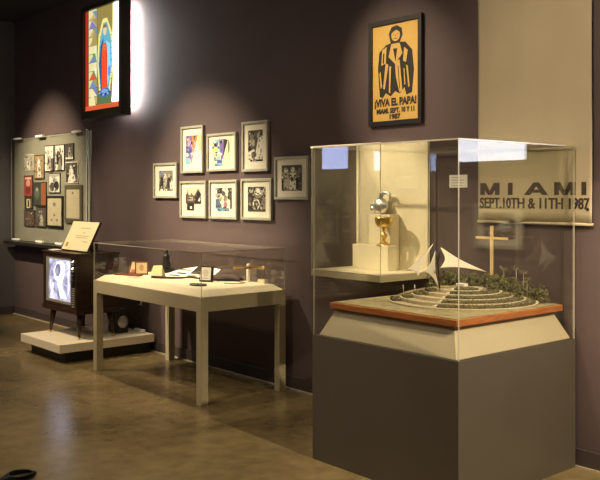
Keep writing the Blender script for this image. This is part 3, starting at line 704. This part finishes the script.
sh_ = [('r', 0, 0, .09, 1, (.35, .03, .01)), ('r', 0, 0, 1, .05, (.60, .10, .03)),
       ('r', .10, .05, .34, .22, TN), ('p', [(.12, .05), (.2, .22), (.3, .05)], (.75, .66, .35)), ('r', .10, .235, .34, .42, GR), ('p', [(.24, .42), (.34, .3), (.34, .42)], (.7, .8, .55)),
       ('r', .10, .435, .34, .62, (.20, .18, .50)), ('p', [(.26, .62), (.34, .45), (.34, .62)], (.7, .75, .5)), ('r', .10, .635, .34, .84, TN), ('p', [(.16, .64), (.28, .84), (.32, .64)], (.35, .28, .10)), ('r', .10, .855, .34, 1, (.15, .25, .4)),
       ('r', .34, .05, .76, 1, (.28, .22, .06)), ('r', .36, .05, .74, .16, (.10, .16, .06)),
       ('p', [(.40, .18), (.34, .45), (.38, .72), (.50, .88), (.62, .88), (.76, .72), (.80, .45), (.70, .18)], (.80, .74, .22)),
       ('p', [(.44, .18), (.38, .45), (.42, .68), (.52, .84), (.62, .84), (.72, .68), (.75, .45), (.66, .18)], (.12, .40, .52)),
       ('p', [(.44, .2), (.40, .45), (.44, .62), (.52, .70), (.5, .2)], (.03, .09, .26)),
       ('p', [(.60, .66), (.70, .62), (.72, .40), (.64, .22), (.60, .40)], (.25, .65, .95)),
       ('p', [(.46, .18), (.46, .50), (.50, .64), (.60, .64), (.63, .50), (.62, .18)], (.80, .08, .02)),
       ('e', .55, .60, .05, .03, (.85, .14, .04)), ('e', .56, .76, .05, .045, (.75, .55, .32)), ('p', [(.5, .76), (.52, .82), (.6, .82), (.62, .76), (.6, .79), (.52, .79)], (.35, .1, .05)),
       ('e', .55, .16, .16, .045, (.06, .14, .42)), ('e', .55, .175, .10, .02, (.18, .35, .6)), ('e', .68, .36, .04, .05, (.10, .28, .8)),
       ('r', .335, .05, .348, 1, DK), ('r', .10, .225, .34, .232, DK), ('r', .10, .425, .34, .432, DK), ('r', .10, .625, .34, .632, DK), ('r', .10, .845, .34, .852, DK), ('r', .09, .05, .10, 1, DK),
       ('r', .80, .055, 1, 1, WH), ('p', [(.76, .5), (.80, .95), (.80, .06), (.74, .06), (.79, .3)], WH)]
b = MB(); pieces = []
for k in range(11):          # leaded panes down the left border and over the figure
    z0_ = .055+k*.085
    g = random.Random(k*5+2); zm = z0_+.0425
    pieces += [('p', [(.11, z0_), (.33, z0_), (.11+.22*g.random(), z0_+.08)], g.choice(LD)), ('p', [(.33, z0_+.004), (.33, z0_+.08), (.2, z0_+.08)], g.choice(LD)), ('r', .10, z0_-.004, .34, z0_, DK)]
sh_ = sh_[:2]+pieces+[q for q in sh_[2:] if not (q[0] == 'r' and q[3] == .34)]
for k in range(12): sh_.append(('p', [(.38+.034*k*.0, .2+k*.05), (.40, .205+k*.05), (.45, .22+k*.05), (.445, .214+k*.05)], DK)) 
for k in range(9): sh_.append(('r', .70, .22+k*.06, .78-abs(k-4)*.008, .224+k*.06, DK))
sh_.append(('r', .465, .18, .472, .62, DK)); sh_.append(('r', .615, .18, .622, .62, DK)); sh_.append(('r', .535, .2, .540, .55, (.5, .03, .01)))
for a_ in range(8): sh_.append(('e', .55+.15*math.cos(a_*PI/7+PI), .162+.035*math.sin(a_*PI/7+PI)+.012, .022, .009, (.3, .45, .7) if a_ % 2 else DK))
art(b, (gx0, sy+.035, gz0), (1, 0, 0), (0, 0, 1), gx1-gx0, gz1-gz0, (.7, .62, .3), sh_, emit=EM); b.build('stained_glass', t, recalc=False)
b = MB(); b.box(gx0-.03, gx1+.03, 4.33, 4.345, gz0-.03, gz1+.03, M['white']); b.build('diffuser', t)
M['tube'] = mat('fluorescent_tube', (.9, .9, .9), .3, emit=(1.0, .98, .96), es=75)
b = MB(); b.tube([(-8.03, 4.45, 2.52), (-8.03, 4.45, 3.60)], .014, M['tube'], 10); b.build('light_tube', t)
b = MB(); b.box(-8.70, -8.62, 4.40, 4.499, 2.6, 3.5, M['blackwood']); b.box(-8.22, -8.15, 4.40, 4.499, 2.6, 3.5, M['blackwood']); b.build('mounting_batten', t)
# unseen glowing box past the banner, added for its reflection in the large case
t = thing('reflection_glow_box', 'unseen blue-white glowing box added past the banner for its reflection in the large glass case', 'light box', (-2.1, 4.42, 1.78))
b = MB(); x0, x1, z0, z1 = -2.50, -1.72, 1.78, 2.75
for a in ((x0, x1, z0, z0+.03), (x0, x1, z1-.03, z1), (x0, x0+.03, z0+.03, z1-.03), (x1-.03, x1, z0+.03, z1-.03)): b.box(a[0], a[1], 4.42, 4.498, a[2], a[3], M['blackwood'])
b.build('frame', t, bevel=.002)  # rim of the added glow box
b = MB(); b.box(x0+.03, x1-.03, 4.435, 4.49, z0+.03, z1-.03, mat('lit_reflection_glow', (.8, .8, .8), .4, emit=(.78, .84, 1.0), es=3.2)); b.build('diffuser', t)
# print and added glowing panel on the wall behind the photographer, mirrored in the glass
framed('large framed print on the wall opposite, mirrored at the left of the glass case', -10.45, -9.95, .80, 1.42, (.2, .2, .8, .8), G2,
       [('r', 0, 0, 1, .3, G1), ('e', .5, .5, .3, .25, G3)], None, Y=Y0+.002, flip=-1, glaze=False, name='framed_print', cat='framed print')
t = thing('reflection_emitter', 'unseen pale blue glowing panel added opposite for its reflection at the top left of the glass case', 'emitter', (-10.05, Y0+.03, 1.98))
b = MB(); b.box(-10.36, -9.72, Y0+.002, Y0+.05, 1.98, 2.42, M['black']); b.build('housing', t, bevel=.004)  # backing of the added unseen emitter
b = MB(); b.box(-10.34, -9.74, Y0+.05, Y0+.054, 2.0, 2.40, mat('lit_emitter', (.3, .3, .4), .2, emit=(.42, .50, .9), es=4)); b.build('screen', t)  # pale blue glow put in for its reflection in the case

# ------------------------------------------------------------------ left wall showcase
t = thing('wall_showcase', 'wide glass-fronted wall showcase of old photographs at the far left', 'display case', (-10.05, 4.45, .95))
b = MB(); b.box(-11.16, -8.97, 4.478, 4.499, .99, 2.325, mat('grey_green_panel', (.32, .31, .24), .8, noise=.06, scale=3)); b.build('backing_panel', t)
b = MB(); b.box(-11.16, -8.945, 4.33, 4.499, .945, .985, M['blackwood']); b.build('ledge', t, bevel=.003)
b = MB(); b.pane(-11.16, -8.945, 4.430, 4.438, .985, 2.335, M['glass'], M['glassedge']); b.build('glass_front', t)
b = MB(); b.box(-8.962, -8.945, 4.425, 4.444, .985, 2.335, mat('pale_metal_post', (.62, .62, .56), .5, noise=.04)); b.build('end_post', t)
for x, z in ((-10.95, 2.315), (-10.25, 2.315), (-9.22, 2.315), (-11.0, .992), (-10.25, .992), (-9.68, .992), (-9.1, .992)):
    b = MB(); b.box(x-.10, x+.10, 4.416, 4.446, z, z+.022, M['white']); b.build('clamp', t, bevel=.002)
SB = 4.478
GS = 'photographs inside the left wall showcase'
def pinned(label, x0, x1, z0, z1, base, shapes, kind='old_photograph', cat='photograph', border=None, bw=.012, dep=.012):
    o = thing(kind, label, cat, ((x0+x1)/2, SB-dep/2, z0), GS)
    b = MB(); b.box(x0, x1, SB-dep, SB-.0005, z0, z1, border or M['blackwood']); b.build('mount', o, bevel=.001)
    if kind == 'old_photograph': shapes = shapes+clutter(len(label)*7, 26, zone=(.05, .05, .95, .95))
    b = MB(); art(b, (x0+bw, SB-dep-.0006, z0+bw), (1, 0, 0), (0, 0, 1), x1-x0-2*bw, z1-z0-2*bw, base, shapes); b.build('picture', o, recalc=False)
def fig(cx, s=1, c=W_, d=K):
    return [('p', [(cx-.18*s, .05), (cx-.14*s, .62), (cx+.14*s, .62), (cx+.2*s, .05)], c), ('e', cx, .74, .10*s, .10*s, c), ('e', cx+.02, .40, .07*s, .12*s, d)]
wd = M['walnut']
pinned('pale photo of a seated figure, leftmost of the top rows in the showcase', -10.80, -10.53, 1.905, 2.112, G3, fig(.45, 1, W_, G1)+[('r', 0, .8, .3, 1, G2)], border=M['matboard'], bw=.006)
pinned('brown-bordered photo of a dancer, second from left in the showcase', -10.495, -10.197, 1.786, 2.094, (.42, .30, .16), fig(.5, 1.1, W_, (.3, .08, .04)), border=wd)
pinned('tall photo of a standing figure, upper centre left of the showcase', -10.18, -9.915, 1.875, 2.202, W_, fig(.45, 1.2, G3, K)+[('r', .7, 0, 1, .5, G1)])
pinned('tall photo of a dark group, top centre of the showcase', -9.873, -9.615, 1.879, 2.198, W_, [('e', .3, .5, .2, .3, K), ('e', .65, .35, .2, .3, G1), ('e', .6, .8, .12, .08, G3), ('p', [(.2, 0), (.5, .5), (.8, 0)], G2)], border=wd)
pinned('small dark photo, top right of the showcase', -9.586, -9.367, 2.001, 2.199, G1, fig(.5, 1, G3, K)+[('r', 0, 0, 1, .15, W_)])
pinned('square photo of a crowd, centre of the showcase', -10.053, -9.735, 1.609, 1.860, W_, [('e', .3, .3, .25, .25, G1), ('e', .7, .35, .25, .25, K), ('e', .5, .65, .15, .12, G2), ('r', 0, .85, 1, 1, G3)])
pinned('photo of a white-clad figure, right centre of the showcase', -9.586, -9.254, 1.729, 1.975, G1, [('p', [(.2, 0), (.35, .7), (.6, .7), (.85, .1), (.6, 0)], W_), ('e', .48, .8, .12, .1, W_), ('e', .2, .4, .12, .2, K), ('e', .8, .7, .12, .2, K)], border=M['matboard'], bw=.006)
pinned('red magazine page, left edge of the showcase', -10.823, -10.546, 1.56, 1.84, (.38, .06, .04), [('e', .5, .65, .25, .2, (.65, .35, .25)), ('e', .5, .3, .3, .2, (.2, .03, .02)), ('r', .1, .85, .9, .95, (.7, .55, .35))], kind='magazine_page', cat='magazine page')
pinned('yellow and black card under the red magazine page', -10.806, -10.546, 1.409, 1.547, YE, [('r', .0, 0, .25, 1, K), ('r', .4, .1, .6, .9, K), ('r', .75, 0, 1, 1, G1)], kind='printed_card', cat='card')
pinned('dark green and orange book cover left of centre in the showcase', -10.529, -10.133, 1.448, 1.749, (.04, .06, .04), [('r', .62, 0, 1, 1, (.34, .12, .04)), ('e', .3, .55, .2, .3, (.10, .14, .10)), ('e', .3, .7, .08, .08, G3)], kind='book_cover', cat='book cover', border=wd)
pinned('dark portrait of a white-clad figure, lower left of the showcase', -10.444, -10.133, 1.178, 1.438, G1, fig(.55, 1.1, G3, W_), border=wd)
pinned('plain dark brown print, bottom left corner of the showcase', -10.823, -10.478, 1.178, 1.395, (.10, .06, .045), [('e', .5, .5, .3, .3, (.14, .09, .07))], border=wd)
pinned('black-framed cream certificate with small ornaments, lower centre of the showcase', -10.101, -9.653, 1.186, 1.576, (.62, .55, .38), [('e', .5, .78, .12, .08, G2), ('e', .25, .6, .06, .05, G3), ('e', .75, .6, .06, .05, G3), ('r', .42, .35, .58, .42, G2), ('e', .3, .2, .08, .05, (.3, .22, .14)), ('e', .7, .2, .08, .05, (.3, .22, .14)), ('r', .25, .48, .75, .5, G3)], kind='certificate', cat='certificate', bw=.03, dep=.02)
pinned('olive-framed cream document, lower right of the showcase', -9.593, -9.142, 1.258, 1.707, (.60, .53, .36), [('r', .1, .68, .9, .70, G3), ('r', .1, .6, .9, .61, G3), ('e', .5, .88, .06, .04, G1), ('r', .1, .3, .7, .31, G3), ('r', .1, .45, .9, .46, G3)], kind='document', cat='document', border=mat('olive_frame', (.11, .10, .06), .6, noise=.1), bw=.055, dep=.02)

# ------------------------------------------------------------------ low platform and television
t = thing('platform', 'low cream platform on a recessed black plinth under the old television', 'platform', (-7.98, 3.96, 0))
b = MB(); b.box(-8.44, -7.53, 3.45, 4.465, .105, .185, M['creamlin']); b.build('deck', t, bevel=.003)
b = MB(); b.box(-8.36, -7.59, 3.53, 4.460, 0, .105, M['black']); b.build('toe_kick', t)
t = thing('television', 'old wooden console television with a lit screen and tapered legs on the low platform', 'television', (-8.04, 3.91, .185))
VX0, VX1, VY0, VY1, VZ0, VZ1 = -8.43, -7.65, 3.68, 4.14, .475, 1.0
b = MB()
b.box(VX0+.01, VX1-.01, VY0+.03, VY1, VZ0, VZ1, M['walnut']); b.build('cabinet', t, bevel=.004)
b = MB(); b.box(VX0-.008, VX1+.008, VY0-.008, VY1+.005, VZ1, VZ1+.022, M['walnut']); b.build('top_board', t, bevel=.005)
b = MB(); b.box(VX0-.003, VX1+.003, VY0-.006, VY1+.002, VZ0-.045, VZ0, M['walnut']); b.build('bottom_rail', t, bevel=.005)
b = MB()
for a in ((VX0+.01, VX0+.06, VZ0, VZ1), (VX1-.03, VX1-.01, VZ0, VZ1), (VX0+.06, VX1-.03, VZ0, VZ0+.03), (VX0+.06, VX1-.03, VZ1-.03, VZ1)): b.box(a[0], a[1], VY0, VY0+.03, a[2], a[3], M['walnut'])
b.build('front_surround', t, bevel=.003)
M['bezel'] = mat('grey_screen_mask', (.50, .47, .38), .35, metal=.4, noise=.05)
b = MB(); SX0, SX1, SZ0, SZ1 = VX0+.115, VX1-.155, VZ0+.065, VZ1-.055
for a in ((SX0-.05, SX0, SZ0-.03, SZ1+.025), (SX1, SX1+.028, SZ0-.03, SZ1+.025), (SX0, SX1, SZ0-.03, SZ0), (SX0, SX1, SZ1, SZ1+.025)): b.box(a[0], a[1], VY0+.006, VY0+.028, a[2], a[3], M['bezel'])
b.build('screen_mask', t, bevel=.004)
# bulging picture tube with a pale figure on it
def tv_mat():
    m = bpy.data.materials.new('lit_picture_tube'); m.use_nodes = True; nt = m.node_tree; bs = nt.nodes['Principled BSDF']
    bs.inputs['Roughness'].default_value = .08; bs.inputs['Base Color'].default_value = (.03, .03, .035, 1)
    tc = nt.nodes.new('ShaderNodeTexCoord'); sp = nt.nodes.new('ShaderNodeMapping')
    nz = nt.nodes.new('ShaderNodeTexNoise'); nz.inputs['Scale'].default_value = 7; nz.inputs['Detail'].default_value = 4; nz.inputs['Distortion'].default_value = .8
    rp = nt.nodes.new('ShaderNodeValToRGB'); rp.color_ramp.elements[0].position = .35; rp.color_ramp.elements[1].position = .65
    rp.color_ramp.elements[0].color = (.16, .15, .22, 1); rp.color_ramp.elements[1].color = (.62, .62, .80, 1)
    nt.links.new(tc.outputs['Object'], sp.inputs[0]); nt.links.new(sp.outputs[0], nz.inputs['Vector']); nt.links.new(nz.outputs['Fac'], rp.inputs[0])
    nt.links.new(rp.outputs[0], bs.inputs['Emission Color']); bs.inputs['Emission Strength'].default_value = 0.62
    return m
TVM = tv_mat()
b = MB(); n, q = 30, 24
scr_w, scr_h = SX1-SX0, SZ1-SZ0
def bulge(u, v): return VY0+.022-.022*(1-(2*u-1)**2)*(1-(2*v-1)**2)
vs = [(SX0+scr_w*i/n, bulge(i/n, j/q), SZ0+scr_h*j/q) for i in range(n+1) for j in range(q+1)]
fs = [(i*(q+1)+j, (i+1)*(q+1)+j, (i+1)*(q+1)+j+1, i*(q+1)+j+1) for i in range(n) for j in range(q)]
b.raw(vs, fs, TVM, True)
pic = b.build('screen', t, recalc=False)
b = MB()
def scr_poly(pts, k, col, e=0.62):
    # subdivided so that it follows the bulge
    mm = cm(col, e)
    cx = sum(p[0] for p in pts)/len(pts); cy = sum(p[1] for p in pts)/len(pts)
    P = lambda u, v: (SX0+scr_w*u, bulge(u, v)-.0006*k, SZ0+scr_h*v)
    for i in range(len(pts)):
        a, c = pts[i], pts[(i+1) % len(pts)]
        for s in range(4):
            f0, f1 = s/4, (s+1)/4
            L = lambda p, f: P(cx+(p[0]-cx)*f, cy+(p[1]-cy)*f)
            if s == 0: b.face([P(cx, cy), L(a, f1), L(c, f1)], mm)
            else: b.face([L(a, f0), L(a, f1), L(c, f1), L(c, f0)], mm)
ell = lambda cx, cy, rx, ry, n=18: [(cx+rx*math.cos(2*PI*i/n), cy+ry*math.sin(2*PI*i/n)) for i in range(n)]
scr_poly([(.0, .45), (.10, .8), (.3, .97), (.55, .93), (.78, .98), (.95, .8), (.97, .3), (.9, .03), (.5, .03), (.4, .35), (.25, .6), (.12, .5)], 1, (.30, .30, .45))
scr_poly([(.30, .55), (.26, .75), (.36, .93), (.55, .97), (.72, .9), (.74, .65), (.66, .40), (.80, .05), (.52, .05), (.48, .35)], 2, (.85, .86, 1.05))
scr_poly(ell(.46, .74, .13, .16), 3, (.13, .13, .19)); scr_poly(ell(.44, .70, .06, .09), 4, (.25, .24, .32))
scr_poly([(.85, .1), (.93, .3), (.93, .85), (.86, .7)], 2, (.62, .63, .85)); scr_poly([(.05, .08), (.14, .08), (.3, .4), (.2, .42)], 2, (.66, .66, .9))
b.build('broadcast_image', pic, recalc=False)
kx = VX1-.078
b = MB(); b.box(SX1+.025, VX1-.03, VY0+.004, VY0+.03, VZ0+.03, VZ1-.03, M['black']); cp = b.build('control_panel', t, bevel=.002)
for k, (z, rr) in enumerate(((.93, .026), (.865, .026), (.80, .015), (.755, .015))):
    b = MB(); R4 = Matrix.Translation((kx, VY0+.004, z)) @ Matrix.Rotation(PI/2, 4, 'X')
    b.lathe([(rr, 0), (rr, .010), (rr*.6, .014), (rr*.55, .026), (rr*.2, .028)], (0, 0, 0), M['steel' if k < 2 else 'black'], 18, M4=R4); b.build('knob', cp)
b = MB()
for k in range(9): b.box(kx-.03, kx+.03, VY0-.001, VY0+.004, .50+k*.022, .508+k*.022, M['bezel'])
b.build('speaker_grille', t)
for sx_, sy_ in ((-1, -1), (1, -1), (-1, 1), (1, 1)):
    x = VX0+.10 if sx_ < 0 else VX1-.09; y = VY0+.08 if sy_ < 0 else VY1-.07
    b = MB(); b.tube([(x, y, VZ0-.04), (x+.03*sx_, y+.03*sy_, .202)], .032, M['walnut'], 12, .015); lg = b.build('leg', t); b = MB(); b.tube([(x+.03*sx_, y+.03*sy_, .206), (x+.033*sx_, y+.033*sy_, .190)], .016, M['gold'], 12); b.build('ferrule', lg)
# citation board on top
t = thing('citation', 'cream citation sheet on a tilted board standing on top of the television', 'certificate', (-7.97, 3.87, 1.023))
def bd(mb, off, m, x0, x1, lo, hi):
    s0 = Vector((0, .14, .29)).normalized(); nrm = Vector((0, -.29, .14)).normalized()
    o = Vector((0, 3.80, 1.0325))
    P = lambda x, a, k: Vector((x, 0, 0))+o+s0*a+nrm*k
    vs = [P(x, a, k) for k in off for a in (lo, hi) for x in (x0, x1)]
    mb.raw(vs, [(0, 2, 3, 1), (4, 5, 7, 6), (0, 1, 5, 4), (2, 6, 7, 3), (0, 4, 6, 2), (1, 3, 7, 5)], m)
b = MB(); bd(b, (-.022, 0), M['walnut'], -8.255, -7.675, 0, .322); b.build('board', t)
b = MB(); bd(b, (0.0, .002), mat('cream_parchment', (.78, .70, .42), .7, noise=.03), -8.250, -7.680, .006, .317); sh2 = b.build('sheet', t)
b = MB(); inkm = cm((.30, .24, .12))
for a, x0, x1 in ((.20, -7.925, -7.885), (.185, -7.915, -7.895), (.245, -8.025, -7.805), (.16, -8.075, -7.775), (.14, -8.045, -7.805), (.10, -7.875, -7.755)): bd(b, (.002, .0026), inkm, x0, x1, a, a+.005)
bd(b, (.002, .003), cm((.35, .22, .04)), -8.195, -8.150, .04, .085); b.build('lettering', sh2)
b = MB(); b.box(-8.025, -7.905, 3.90, 4.08, 1.0225, 1.030, M['walnut']); b.box(-7.975, -7.955, 3.93, 4.06, 1.030, 1.12, M['walnut']); b.build('easel', t)
b = MB(); b.box(-8.425, -8.275, 3.74, 3.84, 1.0225, 1.028, M['white']); tag(b.build('note_card'), 'small white card lying flat on the television left of the citation', 'card')
# black box, strip, cable, outlet
t = thing('loudspeaker', 'small black loudspeaker box on the platform behind the television', 'loudspeaker', (-7.88, 4.25, .185))
b = MB(); b.box(-7.98, -7.78, 4.185, 4.31, .186, .43, M['black']); b.build('housing', t, bevel=.008)
b = MB(); b.lathe([(.06, 0), (.062, .006), (.04, .002), (.02, .006), (.001, .007)], (0, 0, 0), M['steel'], 24, M4=Matrix.Translation((-7.78, 4.247, .30)) @ Matrix.Rotation(PI/2, 4, 'Y')); b.build('cone', t)
b = MB(); b.box(-7.82, -7.66, 4.395, 4.44, .1855, .215, M['white'])
tag(b.build('power_strip', bevel=.004), 'white power strip at the rear corner of the platform', 'power strip')
t = thing('wall_outlet', 'small white wall outlet above the platform', 'outlet', (-7.87, 4.494, .44))
b = MB(); b.box(-7.905, -7.835, 4.490, 4.4985, .44, .535, M['white']); b.build('cover_plate', t, bevel=.002)
b = MB(); b.box(-7.885, -7.855, 4.470, 4.490, .455, .49, M['black']); b.build('plug', t, bevel=.003)
b = MB(); pts = []
for k in range(25):
    u = k/24; pts.append((-7.87+.10*math.sin(u*PI*1.3)-.02*u, 4.468-.03*math.sin(u*PI), .462-.27*u-.06*math.sin(u*PI)*u))
b.tube(pts, .005, M['black'], 6); pts = [(-7.875, 4.466, .456), (-7.90, 4.455, .36), (-7.98, 4.45, .30), (-7.97, 4.47, .25)]
b.tube(pts, .004, M['black'], 6)
tag(b.build('power_cable'), 'looping black power cable hanging from the wall outlet', 'cable')
# black cable tangle at the near left
b = MB(); rng = random.Random(3)
for k in range(5):
    pts = []
    for i in range(17):
        u = i/16; a = u*2*PI+k; pts.append((-4.705+.045*math.cos(a)*(1+.1*k)+.006*k, 1.91+.10*math.sin(a)*(1-.08*k), .007+.005*k))
    b.tube(pts, .006, M['black'], 6)
tag(b.build('cable_coil'), 'coil of black cable lying on the floor at the bottom left', 'cable')
